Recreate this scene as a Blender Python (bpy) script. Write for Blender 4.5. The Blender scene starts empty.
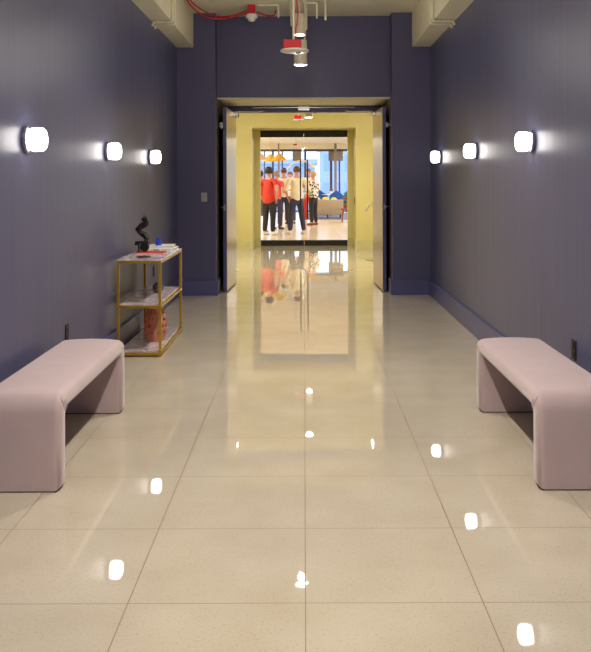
import bpy, bmesh, math, random
from mathutils import Vector, Matrix
random.seed(7)
S = bpy.context.scene
COL = S.collection
PI = math.pi
H = 1.452          # eye height
# ------------------------------------------------------------------ materials
def lin(c):
    return tuple(((v/255)/12.92 if v/255 <= .04045 else ((v/255+.055)/1.055)**2.4) for v in c) + (1,)
MATS = {}
def mat(name, rgb, rough=.5, metal=0, spec=.5, var=.06, scale=12, bump=0, bscale=80, coat=0, sheen=0, emit=None, estr=0):
    m = bpy.data.materials.new(name); m.use_nodes = True
    nt = m.node_tree; b = nt.nodes['Principled BSDF']
    b.inputs['Roughness'].default_value = rough
    b.inputs['Metallic'].default_value = metal
    b.inputs['Specular IOR Level'].default_value = spec
    b.inputs['Coat Weight'].default_value = coat
    b.inputs['Sheen Weight'].default_value = sheen
    tc = nt.nodes.new('ShaderNodeTexCoord')
    n = nt.nodes.new('ShaderNodeTexNoise'); n.inputs['Scale'].default_value = scale; n.inputs['Detail'].default_value = 4
    nt.links.new(tc.outputs['Object'], n.inputs['Vector'])
    r = nt.nodes.new('ShaderNodeValToRGB')
    c = lin(rgb)
    r.color_ramp.elements[0].position = .3; r.color_ramp.elements[1].position = .7
    r.color_ramp.elements[0].color = tuple(v*(1-var) for v in c[:3])+(1,)
    r.color_ramp.elements[1].color = tuple(min(1, v*(1+var)) for v in c[:3])+(1,)
    nt.links.new(n.outputs['Fac'], r.inputs['Fac']); nt.links.new(r.outputs['Color'], b.inputs['Base Color'])
    if bump:
        n2 = nt.nodes.new('ShaderNodeTexNoise'); n2.inputs['Scale'].default_value = bscale
        nt.links.new(tc.outputs['Object'], n2.inputs['Vector'])
        bp = nt.nodes.new('ShaderNodeBump'); bp.inputs['Strength'].default_value = bump; bp.inputs['Distance'].default_value = .01
        nt.links.new(n2.outputs['Fac'], bp.inputs['Height']); nt.links.new(bp.outputs['Normal'], b.inputs['Normal'])
    if emit:
        b.inputs['Emission Color'].default_value = lin(emit); b.inputs['Emission Strength'].default_value = estr
    MATS[name] = m
    return m

M_floor = None
def make_floor_mat():
    m = bpy.data.materials.new('polished_tile'); m.use_nodes = True
    nt = m.node_tree; N = nt.nodes.new; L = nt.links.new
    b = nt.nodes['Principled BSDF']
    geo = N('ShaderNodeNewGeometry')
    sep = N('ShaderNodeSeparateXYZ'); L(geo.outputs['Position'], sep.inputs[0])
    def mth(op, a, bb=None, clamp=False):
        n = N('ShaderNodeMath'); n.operation = op; n.use_clamp = clamp
        for i, v in enumerate((a, bb)):
            if v is None: continue
            if isinstance(v, (int, float)): n.inputs[i].default_value = v
            else: L(v, n.inputs[i])
        return n.outputs[0]
    T = .61
    def axis(o, off):
        u = mth('DIVIDE', mth('SUBTRACT', o, off), T)
        fr = mth('FRACT', mth('ADD', u, 100.0))
        d = mth('MINIMUM', fr, mth('SUBTRACT', 1.0, fr))
        idx = mth('FLOOR', mth('ADD', u, 100.0))
        return mth('MULTIPLY', d, T), idx
    dx, ix = axis(sep.outputs[0], 0.0)
    dy, iy = axis(sep.outputs[1], 2.849)
    d = mth('MINIMUM', dx, dy)
    grout = mth('LESS_THAN', d, .0018)
    # colour: cream stone with fine speckle
    n1 = N('ShaderNodeTexNoise'); n1.inputs['Scale'].default_value = 3; n1.inputs['Detail'].default_value = 6
    L(geo.outputs['Position'], n1.inputs['Vector'])
    r1 = N('ShaderNodeValToRGB'); L(n1.outputs['Fac'], r1.inputs['Fac'])
    r1.color_ramp.elements[0].position = .3; r1.color_ramp.elements[1].position = .7
    r1.color_ramp.elements[0].color = lin((187, 176, 156)); r1.color_ramp.elements[1].color = lin((196, 186, 168))
    n2 = N('ShaderNodeTexNoise'); n2.inputs['Scale'].default_value = 95; n2.inputs['Detail'].default_value = 3
    L(geo.outputs['Position'], n2.inputs['Vector'])
    r2 = N('ShaderNodeValToRGB'); L(n2.outputs['Fac'], r2.inputs['Fac'])
    r2.color_ramp.elements[0].position = .28; r2.color_ramp.elements[0].color = (.85, .81, .76, 1)
    r2.color_ramp.elements[1].position = .44; r2.color_ramp.elements[1].color = (1, 1, 1, 1)
    mx = N('ShaderNodeMix'); mx.data_type = 'RGBA'; mx.blend_type = 'MULTIPLY'; mx.inputs[0].default_value = 1
    L(r1.outputs[0], mx.inputs[6]); L(r2.outputs[0], mx.inputs[7])
    mg = N('ShaderNodeMix'); mg.data_type = 'RGBA'
    L(grout, mg.inputs[0]); L(mx.outputs[2], mg.inputs[6]); mg.inputs[7].default_value = lin((118, 88, 62))
    L(mg.outputs[2], b.inputs['Base Color'])
    rg = mth('ADD', mth('MULTIPLY', grout, .4), .02)
    L(rg, b.inputs['Roughness'])
    b.inputs['IOR'].default_value = 1.68
    # each tile lies very slightly out of level + faint polish waviness
    cb = N('ShaderNodeCombineXYZ'); L(ix, cb.inputs[0]); L(iy, cb.inputs[1])
    wn = N('ShaderNodeTexWhiteNoise'); wn.noise_dimensions = '2D'; L(cb.outputs[0], wn.inputs['Vector'])
    sb = N('ShaderNodeVectorMath'); sb.operation = 'SUBTRACT'; L(wn.outputs['Color'], sb.inputs[0]); sb.inputs[1].default_value = (.5, .5, .5)
    sc = N('ShaderNodeVectorMath'); sc.operation = 'MULTIPLY'; L(sb.outputs[0], sc.inputs[0]); sc.inputs[1].default_value = (.003, .003, 0)
    n3 = N('ShaderNodeTexNoise'); n3.inputs['Scale'].default_value = 5; L(geo.outputs['Position'], n3.inputs['Vector'])
    bp = N('ShaderNodeBump'); bp.inputs['Strength'].default_value = .02; bp.inputs['Distance'].default_value = .01
    L(n3.outputs['Fac'], bp.inputs['Height'])
    ad = N('ShaderNodeVectorMath'); ad.operation = 'ADD'; L(bp.outputs[0], ad.inputs[0]); L(sc.outputs[0], ad.inputs[1])
    nm = N('ShaderNodeVectorMath'); nm.operation = 'NORMALIZE'; L(ad.outputs[0], nm.inputs[0])
    L(nm.outputs[0], b.inputs['Normal'])
    return m
M_floor = make_floor_mat()

def wall_mat(name, rgb, rough, streak, spec=.5):
    """satin paint; faint vertical roller streaks in gloss"""
    m = mat(name, rgb, rough=rough, var=.04, scale=1.5, spec=spec)
    nt = m.node_tree; b = nt.nodes['Principled BSDF']
    geo = nt.nodes.new('ShaderNodeNewGeometry')
    mp = nt.nodes.new('ShaderNodeMapping'); mp.inputs['Scale'].default_value = (9, 9, .25)
    nt.links.new(geo.outputs['Position'], mp.inputs[0])
    n = nt.nodes.new('ShaderNodeTexNoise'); n.inputs['Scale'].default_value = 2; n.inputs['Detail'].default_value = 5
    nt.links.new(mp.outputs[0], n.inputs['Vector'])
    mr = nt.nodes.new('ShaderNodeMapRange'); mr.inputs[3].default_value = rough-streak; mr.inputs[4].default_value = rough+streak
    nt.links.new(n.outputs['Fac'], mr.inputs[0]); nt.links.new(mr.outputs[0], b.inputs['Roughness'])
    bp = nt.nodes.new('ShaderNodeBump'); bp.inputs['Strength'].default_value = .05; bp.inputs['Distance'].default_value = .01
    nt.links.new(n.outputs['Fac'], bp.inputs['Height']); nt.links.new(bp.outputs[0], b.inputs['Normal'])
    return m
M_navy = wall_mat('navy_satin_paint', (82, 83, 115), .37, .06, .42)
M_navy2 = wall_mat('navy_matte_paint', (80, 78, 112), .5, .05)
M_base = wall_mat('navy_baseboard_paint', (82, 83, 128), .38, .04)
M_beige = mat('beige_ceiling_paint', (222, 215, 186), .7, var=.05, scale=3, bump=.1)
M_yellow = wall_mat('pale_yellow_paint', (206, 195, 130), .4, .05)
M_yelbase = mat('yellow_baseboard_paint', (196, 188, 134), .4)
M_velvet = mat('mauve_upholstery', (190, 169, 171), .75, var=.05, scale=5, bump=.12, bscale=260, sheen=.35)
M_black = mat('black_metal', (16, 15, 17), .4)
M_dark = mat('dark_plastic', (40, 34, 30), .45)
M_brass = mat('brushed_gold_metal', (196, 158, 62), .32, metal=.75, var=.1, scale=20)
M_chrome = mat('steel', (190, 190, 192), .25, metal=1)
M_conduit = mat('painted_conduit', (218, 212, 184), .5)
M_white = mat('white_plastic', (228, 224, 216), .45)
M_red = mat('red_plastic', (196, 12, 28), .6)
M_redcable = mat('red_cable', (188, 36, 44), .5)
M_pink = M_conduit
M_terra = mat('terracotta', (240, 176, 146), .7, var=.12, scale=18, bump=.2)
M_blue = mat('blue_glaze', (28, 62, 226), .3)
M_plate = mat('steel_plate', (168, 166, 160), .4)
M_lampbody = mat('beige_lamp_body', (226, 220, 194), .45)
M_wood = mat('oak_floor', (214, 186, 140), .28, var=.1, scale=6)
M_woodpanel = mat('brown_stained_panel', (92, 60, 30), .3, var=.3, scale=7)
M_cream = mat('cream_ceiling', (236, 228, 204), .7)
M_roomwall = mat('cream_wall', (224, 212, 182), .6)
M_bronze = mat('bronze_window_frame', (70, 66, 92), .4)
M_column = mat('taupe_column', (132, 118, 104), .6)
M_gold = mat('mustard_lampshade', (220, 176, 54), .45)
M_paleshade = mat('pale_pink_lampshade', (226, 196, 172), .5)
M_sofa = mat('taupe_sofa_cloth', (176, 160, 136), .85, bump=.2, bscale=200)
M_cushion = mat('grey_cushion_cloth', (200, 192, 180), .85)
M_yelcush = mat('yellow_cushion_cloth', (226, 200, 50), .8)
M_bluecloth = mat('blue_chair_cloth', (20, 84, 168), .7)
M_teal = mat('teal_chair_cloth', (20, 130, 140), .7)
M_leaf = mat('leaf_green', (60, 120, 60), .5, var=.3)
M_rust = mat('rust_red', (150, 62, 40), .6, var=.2)
M_rug = mat('grey_blue_rug', (116, 116, 140), .95, var=.15, scale=30)

def door_metal():
    m = bpy.data.materials.new('brushed_door_laminate'); m.use_nodes = True
    nt = m.node_tree; b = nt.nodes['Principled BSDF']
    b.inputs['Metallic'].default_value = .75; b.inputs['Roughness'].default_value = .3
    g = nt.nodes.new('ShaderNodeNewGeometry')
    mp = nt.nodes.new('ShaderNodeMapping'); mp.inputs['Scale'].default_value = (1, 30, .6)
    nt.links.new(g.outputs['Position'], mp.inputs[0])
    n = nt.nodes.new('ShaderNodeTexNoise'); n.inputs['Scale'].default_value = 4; nt.links.new(mp.outputs[0], n.inputs['Vector'])
    r = nt.nodes.new('ShaderNodeValToRGB')
    r.color_ramp.elements[0].color = lin((176, 160, 128)); r.color_ramp.elements[1].color = lin((214, 200, 168))
    nt.links.new(n.outputs['Fac'], r.inputs['Fac']); nt.links.new(r.outputs[0], b.inputs['Base Color'])
    return m
M_door = door_metal()

def marble():
    m = bpy.data.materials.new('pink_grey_marble'); m.use_nodes = True
    nt = m.node_tree; b = nt.nodes['Principled BSDF']; b.inputs['Roughness'].default_value = .08
    tc = nt.nodes.new('ShaderNodeTexCoord')
    n = nt.nodes.new('ShaderNodeTexNoise'); n.inputs['Scale'].default_value = 9; n.inputs['Detail'].default_value = 8; n.inputs['Distortion'].default_value = 1.2
    nt.links.new(tc.outputs['Object'], n.inputs['Vector'])
    r = nt.nodes.new('ShaderNodeValToRGB')
    e = r.color_ramp.elements
    e[0].position = .38; e[0].color = lin((182, 168, 172)); e[1].position = .6; e[1].color = lin((220, 210, 214))
    k = e.new(.5); k.color = lin((192, 176, 182))
    nt.links.new(n.outputs['Fac'], r.inputs['Fac']); nt.links.new(r.outputs[0], b.inputs['Base Color'])
    return m
M_marble = marble()

def glass_mat(name, tint=(1, 1, 1, 1)):
    m = bpy.data.materials.new(name); m.use_nodes = True
    nt = m.node_tree; nt.nodes.clear()
    o = nt.nodes.new('ShaderNodeOutputMaterial'); mx = nt.nodes.new('ShaderNodeMixShader')
    t = nt.nodes.new('ShaderNodeBsdfTransparent'); t.inputs[0].default_value = tint
    g = nt.nodes.new('ShaderNodeBsdfGlossy'); g.inputs['Roughness'].default_value = .02
    f = nt.nodes.new('ShaderNodeFresnel'); f.inputs[0].default_value = 1.3
    nt.links.new(f.outputs[0], mx.inputs[0]); nt.links.new(t.outputs[0], mx.inputs[1]); nt.links.new(g.outputs[0], mx.inputs[2])
    nt.links.new(mx.outputs[0], o.inputs[0])
    return m
M_glass = glass_mat('clear_glass', (.97, .98, .98, 1))

def emis(name, rgb, s):
    m = bpy.data.materials.new(name); m.use_nodes = True
    nt = m.node_tree; nt.nodes.clear()
    o = nt.nodes.new('ShaderNodeOutputMaterial'); e = nt.nodes.new('ShaderNodeEmission')
    e.inputs[0].default_value = lin(rgb); e.inputs[1].default_value = s
    nt.links.new(e.outputs[0], o.inputs[0]); return m
M_sconce = emis('lit_opal_glass', (255, 248, 242), 9)
M_lens = emis('lit_lamp_lens', (255, 250, 238), 14)

# ------------------------------------------------------------------ geometry helpers
def box(bm, x0, x1, y0, y1, z0, z1, bev=0, seg=2):
    r = bmesh.ops.create_cube(bm, size=1)
    vs = r['verts']
    for v in vs:
        v.co = Vector(((x0+x1)/2 + v.co.x*(x1-x0), (y0+y1)/2 + v.co.y*(y1-y0), (z0+z1)/2 + v.co.z*(z1-z0)))
    if bev:
        es = list({e for v in vs for e in v.link_edges})
        bmesh.ops.bevel(bm, geom=es, offset=bev, segments=seg, profile=.5, affect='EDGES')
def ring(bm, c, t, r, seg, up=None, ry=None):
    t = t.normalized()
    up = up or (Vector((0, 0, 1)) if abs(t.z) < .9 else Vector((0, 1, 0)))
    a = t.cross(up).normalized(); b = a.cross(t).normalized()
    ry = r if ry is None else ry
    return [bm.verts.new(c + a*math.cos(2*PI*i/seg)*r + b*math.sin(2*PI*i/seg)*ry) for i in range(seg)]
def tube(bm, pts, r, seg=10, cap=True, ry=None, up=None):
    pts = [Vector(p) for p in pts]
    rs = r if isinstance(r, (list, tuple)) else [r]*len(pts)
    rys = ry if isinstance(ry, (list, tuple)) else [ry]*len(pts)
    rings = []
    for i, p in enumerate(pts):
        t = (pts[min(i+1, len(pts)-1)] - pts[max(i-1, 0)])
        rings.append(ring(bm, p, t, rs[i], seg, up, rys[i]))
    for a, b in zip(rings, rings[1:]):
        for i in range(seg):
            bm.faces.new((a[i], a[(i+1) % seg], b[(i+1) % seg], b[i]))
    if cap:
        bm.faces.new(rings[0][::-1]); bm.faces.new(rings[-1])
def lathe(bm, prof, seg=32, c=(0, 0, 0), axis='z', closed=False):
    """prof = [(r, h)]"""
    c = Vector(c)
    def P(r, h, a):
        u, v = r*math.cos(a), r*math.sin(a)
        return c + (Vector((u, v, h)) if axis == 'z' else Vector((h, u, v)) if axis == 'x' else Vector((u, h, v)))
    rows = []
    for r, h in prof:
        if r < 1e-6: rows.append([bm.verts.new(P(0, h, 0))])
        else: rows.append([bm.verts.new(P(r, h, 2*PI*i/seg)) for i in range(seg)])
    for a, b in zip(rows, rows[1:]):
        for i in range(seg):
            j = (i+1) % seg
            if len(a) == 1 and len(b) == 1: continue
            if len(a) == 1: bm.faces.new((a[0], b[j], b[i]))
            elif len(b) == 1: bm.faces.new((a[i], a[j], b[0]))
            else: bm.faces.new((a[i], a[j], b[j], b[i]))
def ball(bm, c, rx, ry=None, rz=None, seg=16):
    ry = ry or rx; rz = rz or rx
    r = bmesh.ops.create_uvsphere(bm, u_segments=seg, v_segments=seg*2//3, radius=1)
    for v in r['verts']: v.co = Vector(c) + Vector((v.co.x*rx, v.co.y*ry, v.co.z*rz))
def smooth_curve(pts, n=8):
    pts = [Vector(p) for p in pts]; out = []
    for i in range(len(pts)-1):
        p0, p1, p2, p3 = pts[max(i-1, 0)], pts[i], pts[i+1], pts[min(i+2, len(pts)-1)]
        for k in range(n):
            t = k/n
            out.append(.5*((2*p1)+(p2-p0)*t+(2*p0-5*p1+4*p2-p3)*t*t+(3*p1-p0-3*p2+p3)*t**3))
    out.append(pts[-1]); return out
def obj(name, bm, m, parent=None, smooth=True, angle=35):
    bmesh.ops.recalc_face_normals(bm, faces=bm.faces[:])
    me = bpy.data.meshes.new(name); bm.to_mesh(me); bm.free()
    me.materials.append(m)
    if smooth:
        for p in me.polygons: p.use_smooth = True
        try: me.set_sharp_from_angle(angle=math.radians(angle))
        except Exception: pass
    o = bpy.data.objects.new(name, me); COL.objects.link(o)
    if parent: o.parent = parent
    return o
def B(): return bmesh.new()
def tag(o, label, cat, group=None):
    o['label'] = label; o['category'] = cat
    if group: o['group'] = group
    return o
def thing(name, label, cat, loc=(0, 0, 0), rz=0, group=None):
    o = bpy.data.objects.new(name, None); COL.objects.link(o)
    o.location = loc; o.rotation_euler = (0, 0, rz); o.empty_display_size = .1
    return tag(o, label, cat, group)
def struct(name, boxes, m, bev=0, parent=None):
    bm = B()
    for b in boxes: box(bm, *b, bev=bev)
    o = obj(name, bm, m, parent, smooth=False)
    if parent is None: o['kind'] = 'structure'
    return o
def sempty(name, loc=(0, 0, 0)):
    o = bpy.data.objects.new(name, None); COL.objects.link(o); o.location = loc; o['kind'] = 'structure'; return o
def dup(root, loc, label, rz=None, group=None):
    r = root.copy(); COL.objects.link(r); r.location = loc
    if rz is not None: r.rotation_euler = (0, 0, rz)
    r['label'] = label
    if group: r['group'] = group
    for ch in list(root.children):
        c = ch.copy(); COL.objects.link(c); c.parent = r
        for g in list(ch.children):
            d = g.copy(); COL.objects.link(d); d.parent = c
    return r

# ------------------------------------------------------------------ dimensions
W = 1.60                 # half width of the corridor
YE = 10.48               # front of the pilasters at its end
YH = 10.70               # header wall
YD = 11.75               # frame of the metal doors
YV = 17.40               # yellow wall
YG = 18.40               # glass doors
YW = 38.0                # window wall of the lounge
ZC = 3.563
PX = 1.115               # inner edge of pilasters
YB = -3.0

# floors
struct('floor', [(-2.6, 2.6, YB, YG-.02, -.1, 0)], M_floor)
# wood floor with plank pattern
def plank_mat():
    m = mat('oak_planks', (222, 196, 150), .2, var=.08, scale=5)
    nt = m.node_tree; b = nt.nodes['Principled BSDF']
    g = nt.nodes.new('ShaderNodeNewGeometry')
    br = nt.nodes.new('ShaderNodeTexBrick'); br.inputs['Scale'].default_value = 1
    br.inputs['Brick Width'].default_value = 1.8; br.inputs['Row Height'].default_value = .18; br.inputs['Mortar Size'].default_value = .003
    br.inputs['Color1'].default_value = lin((232, 212, 180)); br.inputs['Color2'].default_value = lin((224, 202, 166)); br.inputs['Mortar'].default_value = lin((150, 120, 80))
    nt.links.new(g.outputs['Position'], br.inputs['Vector']); nt.links.new(br.outputs['Color'], b.inputs['Base Color'])
    return m
struct('floor_lounge', [(-5.5, 5.5, YG-.02, YW+.1, -.1, 0)], plank_mat())

# corridor shell
struct('wall_left', [(-W-.15, -W, YB, YE+.3, 0, ZC)], M_navy)
struct('wall_right', [(W, W+.15, YB, YE+.3, 0, ZC)], M_navy)
struct('wall_back', [(-W-.15, W+.15, YB-.15, YB, 0, ZC)], M_navy2)
struct('ceiling', [(-W-.15, W+.15, YB-.15, YH+.15, ZC, ZC+.12)], M_beige)
struct('wall_end_left', [(-2.6, -PX, YE, YD, 0, ZC)], M_navy2)
struct('wall_end_right', [(PX, 2.6, YE, YD, 0, ZC)], M_navy2)
struct('wall_header', [(-PX, PX, YH, YD, 2.52, ZC)], M_navy2)
struct('ceiling_alcove', [(-PX, PX, YH+.02, YD, 2.50, 2.52)], M_beige)
# ceiling beams along both walls
bmL = struct('trim_1', [(-W, -1.39, YB, YE, 3.13, ZC)], M_beige)
bmR = struct('trim_2', [(1.37, W, YB, YE, 3.13, ZC)], M_beige)
# baseboards
BT = .028
struct('baseboard_left', [(-W, -W+BT, YB, YE, 0, .19)], M_base, bev=.004)
struct('baseboard_right', [(W-BT, W, YB, YE, 0, .19)], M_base, bev=.004)
struct('baseboard_end_left', [(-W+BT, -PX+BT, YE-BT, YE, 0, .19), (-PX, -PX+BT, YE, YE+.28, 0, .19)], M_base)
struct('baseboard_end_right', [(PX-BT, W-BT, YE-BT, YE, 0, .19), (PX-BT, PX, YE, YE+.28, 0, .19)], M_base)
struct('trim_7', [(-PX, -PX+.004, YE+.29, YD, 0, 2.5)], M_woodpanel)
struct('trim_8', [(PX-.004, PX, YE+.29, YD, 0, 2.5)], M_woodpanel)

# metal door frame
struct('trim_3', [(-PX+.004, PX-.004, YD-.02, YD+.12, 2.41, 2.50), (-PX+.004, -1.0, YD-.02, YD+.12, 0, 2.41), (1.0, PX-.004, YD-.02, YD+.12, 0, 2.41)], M_base)
struct('wall_vestibule_front', [(-2.6, -PX+.004, YD+.001, YD+.12, 0, 3.3), (PX-.004, 2.6, YD+.001, YD+.12, 0, 3.3), (-PX+.004, PX-.004, YD+.001, YD+.12, 2.501, 3.3)], M_yellow)
struct('wall_vestibule_left', [(-2.6, -2.45, YD+.12, YV, 0, 3.3)], M_yellow)
struct('wall_vestibule_right', [(2.45, 2.6, YD+.12, YV, 0, 3.3)], M_yellow)
struct('ceiling_vestibule', [(-2.6, 2.6, YD, YG+.2, 3.3, 3.4)], M_beige)
OX = 1.09
struct('wall_yellow', [(-2.6, -OX, YV, YG+.1, 0, 3.3), (OX, 2.6, YV, YG+.1, 0, 3.3), (-OX, OX, YV, YG+.1, 2.55, 3.3),
                       (-OX, -.965, YG-.06, YG+.1, 0, 2.55), (.965, OX, YG-.06, YG+.1, 0, 2.55)], M_yellow)
struct('baseboard_yellow_left', [(-2.45, -OX+.02, YV-.02, YV, 0, .19), (-OX, -OX+.02, YV, YG-.08, 0, .19), (-OX, -.955, YG-.08, YG-.06, 0, .19)], M_yelbase)
struct('baseboard_yellow_right', [(OX-.02, 2.45, YV-.02, YV, 0, .19), (OX-.02, OX, YV, YG-.08, 0, .19), (.955, OX, YG-.08, YG-.06, 0, .19)], M_yelbase)

# metal door leaves, swung open towards the corridor
def metal_door(name, s):
    r = sempty(name, (.99*s+.008, YD-.03, 0)); r.rotation_euler = (0, 0, s*.047)
    bm = B(); box(bm, -.0225, .0225, -.96, -.0, .012, 2.40, bev=.003); leaf = obj('leaf', bm, M_base, r, False)
    bm = B(); box(bm, -s*.0265, -s*.0225, -.955, -.005, .016, 2.396); obj('face_panel', bm, M_door, leaf, False)
    # lever latch on the lock stile
    bm = B(); lathe(bm, [(0, .022*s), (.027, .022*s), (.027, .032*s), (0, .032*s)], 20, (0, -.90, 1.10), 'x')
    tube(bm, [(.03*s, -.90, 1.10), (.062*s, -.90, 1.10), (.062*s, -.79, 1.10)], .009, 10)
    obj('lever_handle', bm, M_chrome, r)
    bm = B(); box(bm, -.012, .012, -.966, -.958, 1.06, 1.14); obj('latch_plate', bm, M_chrome, r, False)
    # flush bolt near the top and hinges at the frame
    bm = B(); box(bm, s*.0225, s*.055, -.94, -.90, 2.13, 2.20, bev=.004); box(bm, s*.03, s*.068, -.93, -.91, 2.15, 2.18); obj('bolt_catch', bm, M_chrome, r, False)
    for z in (.3, 1.2, 2.1):
        bm = B(); tube(bm, [(s*.03, -.005, z-.05), (s*.03, -.005, z+.05)], .008, 10); obj('hinge', bm, M_chrome, r)
    # overhead closer
    bm = B(); box(bm, -s*.075, -s*.0265, -.36, -.10, 2.335, 2.385, bev=.006); c = obj('closer_body', bm, M_chrome, r, False)
    bm = B(); tube(bm, [(-s*.05, -.23, 2.385), (-s*.05, -.23, 2.402), (-s*.36, -.16, 2.402), (-s*.42, -.03, 2.43)], .007, 8); obj('closer_arm', bm, M_chrome, c)
    return r
metal_door('door_1', -1); metal_door('door_2', 1)
bm = B(); box(bm, -.72, .72, YD-.05, YD-.02, 2.465, 2.485, bev=.003); box(bm, -.08, .08, YD-.07, YD-.02, 2.43, 2.495, bev=.003)
o = tag(obj('door_coordinator', bm, M_chrome, None, False), 'slim steel coordinator bar across the head of the open metal doors', 'door hardware')

# glass doors
def glass_door(name, s):
    x0, x1 = (0.004, .962) if s > 0 else (-.962, -.004)
    r = sempty(name, (0, YG, 0))
    bm = B(); box(bm, x0, x1, -.006, .006, .1, 2.44); obj('pane', bm, M_glass, r, False)
    bm = B(); box(bm, x0, x1, -.02, .02, .008, .12, bev=.003); obj('bottom_rail', bm, M_black, r, False)
    bm = B(); box(bm, x0, x1, -.02, .02, 2.40, 2.475, bev=.003); obj('top_rail', bm, M_black, r, False)
    xh = s*.078
    bm = B(); tube(bm, [(xh, -.055, .59), (xh, -.055, 1.895)], .0155, 12)
    for z in (.75, 1.72): tube(bm, [(xh, -.055, z), (xh, -.006, z)], .009, 8)
    obj('pull_handle', bm, M_black, r)
    return r
glass_door('door_3', -1); glass_door('door_4', 1)
struct('trim_4', [(-.965, .965, YG-.03, YG+.05, 2.475, 2.55)], M_black)
struct('trim_5', [(-.965, .965, YG-.05, YG+.05, 0.0, .008)], M_black)

# ------------------------------------------------------------------ wall sconces
def make_sconce(label):
    t = thing('wall_sconce', label, 'wall lamp', group='round wall sconces')
    bm = B(); lathe(bm, [(0, 0), (.077, 0), (.079, .004), (.079, .022), (.074, .026), (0, .026)], 40, axis='x'); obj('back_plate', bm, M_chrome, t)
    bm = B(); lathe(bm, [(.056, .026), (.062, .030), (.066, .040), (.069, .052), (.069, .088), (.066, .102), (.057, .112), (.042, .117), (0, .118)], 40, axis='x'); obj('glass_shade', bm, M_sconce, t)
    return t
sc = None
ZS = 1.69
for x, y, z, rz, lab in (
    (-W, 4.77, 1.69, 0, 'lit opal glass sconce on the left wall, nearest the camera, above the bench'),
    (-W, 6.72, 1.69, 0, 'lit opal glass sconce in the middle of the three on the left wall'),
    (-W, 8.58, 1.695, 0, 'lit opal glass sconce farthest down the left wall, beyond the gold console'),
    (W, 5.80, 1.715, PI, 'lit opal glass sconce on the right wall, nearest the camera'),
    (W, 7.68, 1.715, PI, 'lit opal glass sconce in the middle of the three on the right wall'),
    (W, 9.69, 1.715, PI, 'lit opal glass sconce farthest down the right wall, beside the corner')):
    if sc is None:
        sc = make_sconce(lab); o = sc
    else: o = dup(sc, (x, y, z), lab)
    o.location = (x, y, z); o.rotation_euler = (0, 0, rz)

# ------------------------------------------------------------------ benches
def make_bench(x0, x1, y0, y1, s, label):
    """s=+1: open side faces +X (left bench)"""
    cx, cy = (x0+x1)/2, (y0+y1)/2; hx, hy = (x1-x0)/2, (y1-y0)/2
    t = thing('upholstered_bench', label, 'bench', (cx, cy, 0), group='waterfall benches')
    T = .10; ZT = .452; ZB = .362; R = .085; r = .028
    prof = []
    def arc(c, rad, a0, a1, n):
        for k in range(n+1):
            a = math.radians(a0+(a1-a0)*k/n); prof.append((c[0]+rad*math.cos(a), c[1]+rad*math.sin(a)))
    prof.append((-hy, .006)); arc((-hy+R, ZT-R), R, 180, 90, 8); arc((hy-R, ZT-R), R, 90, 0, 8); prof.append((hy, .006))
    prof.append((hy-T, .006)); arc((hy-T-r, ZB-r), r, 0, 90, 4); arc((-hy+T+r, ZB-r), r, 90, 180, 4); prof.append((-hy+T, .006))
    def full():
        bm = B()
        a = [bm.verts.new((-hx, y, z)) for y, z in prof]; b = [bm.verts.new((hx, y, z)) for y, z in prof]
        n = len(prof)
        fa = bm.faces.new(a); fb = bm.faces.new(b[::-1])
        for i in range(n): bm.faces.new((a[i], b[i], b[(i+1) % n], a[(i+1) % n]))
        bmesh.ops.recalc_face_normals(bm, faces=bm.faces[:])
        side = [e for e in bm.edges if (e.verts[0].co.x == e.verts[1].co.x)]
        # round the long front and back edges
        bmesh.ops.bevel(bm, geom=side, offset=.034, segments=5, profile=.5, affect='EDGES')
        for xx in (-.13, -.08, 0, .08, .13):
            bmesh.ops.bisect_plane(bm, geom=bm.verts[:]+bm.edges[:]+bm.faces[:], plane_co=(xx, 0, 0), plane_no=(1, 0, 0))
        for v in bm.verts:                       # softly crowned padding
            k = max(0, min(1, (v.co.z-.375)/.07)); v.co.z += .013*k*(1-(v.co.x/hx)**2)
        return bm
    def cut(bm, co, no):
        g = bm.verts[:]+bm.edges[:]+bm.faces[:]
        bmesh.ops.bisect_plane(bm, geom=g, plane_co=co, plane_no=no, clear_outer=True)
    bm = full(); cut(bm, (0, 0, .325), (0, 0, -1))
    # gathers of cloth at the inner corners
    for sy in (-1, 1):
        for k, (a, b) in enumerate(((.0, .055), (.016, .05), (-.016, .045))):
            yc = sy*(hy-T*.72)+a*sy*1.3
            pts = [(s*(hx-.026), yc, .441), (s*(hx-.011), yc+sy*.010, .430), (s*(hx-.001), yc+sy*.010, .408), (s*(hx-.0005), yc-sy*.006, .378), (s*(hx-.0015), yc-sy*.022, .36)]
            tube(bm, smooth_curve(pts, 5), [.0008+.0030*math.sin(PI*i_/20) for i_ in range(21)], 6)
    obj('seat', bm, M_velvet, t, angle=60)
    for sy in (-1, 1):
        bm = full(); cut(bm, (0, 0, .325), (0, 0, 1)); cut(bm, (0, 0, 0), (0, -sy, 0))
        leg = obj('leg_panel', bm, M_velvet, t, angle=60)
        bm = B(); ym = sy*(hy-T/2); box(bm, -hx+.022, hx-.022, ym-T/2+.003, ym+T/2-.003, 0, .012, bev=.002)
        obj('glide_strip', bm, M_black, leg, False)['label'] = 'thin black base strip'
    return t
make_bench(-1.53, -1.137, 3.865, 5.265, 1, 'mauve upholstered waterfall bench against the left wall, in front of the gold console')
make_bench(1.085, 1.49, 3.868, 5.265, -1, 'mauve upholstered waterfall bench against the right wall')

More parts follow.
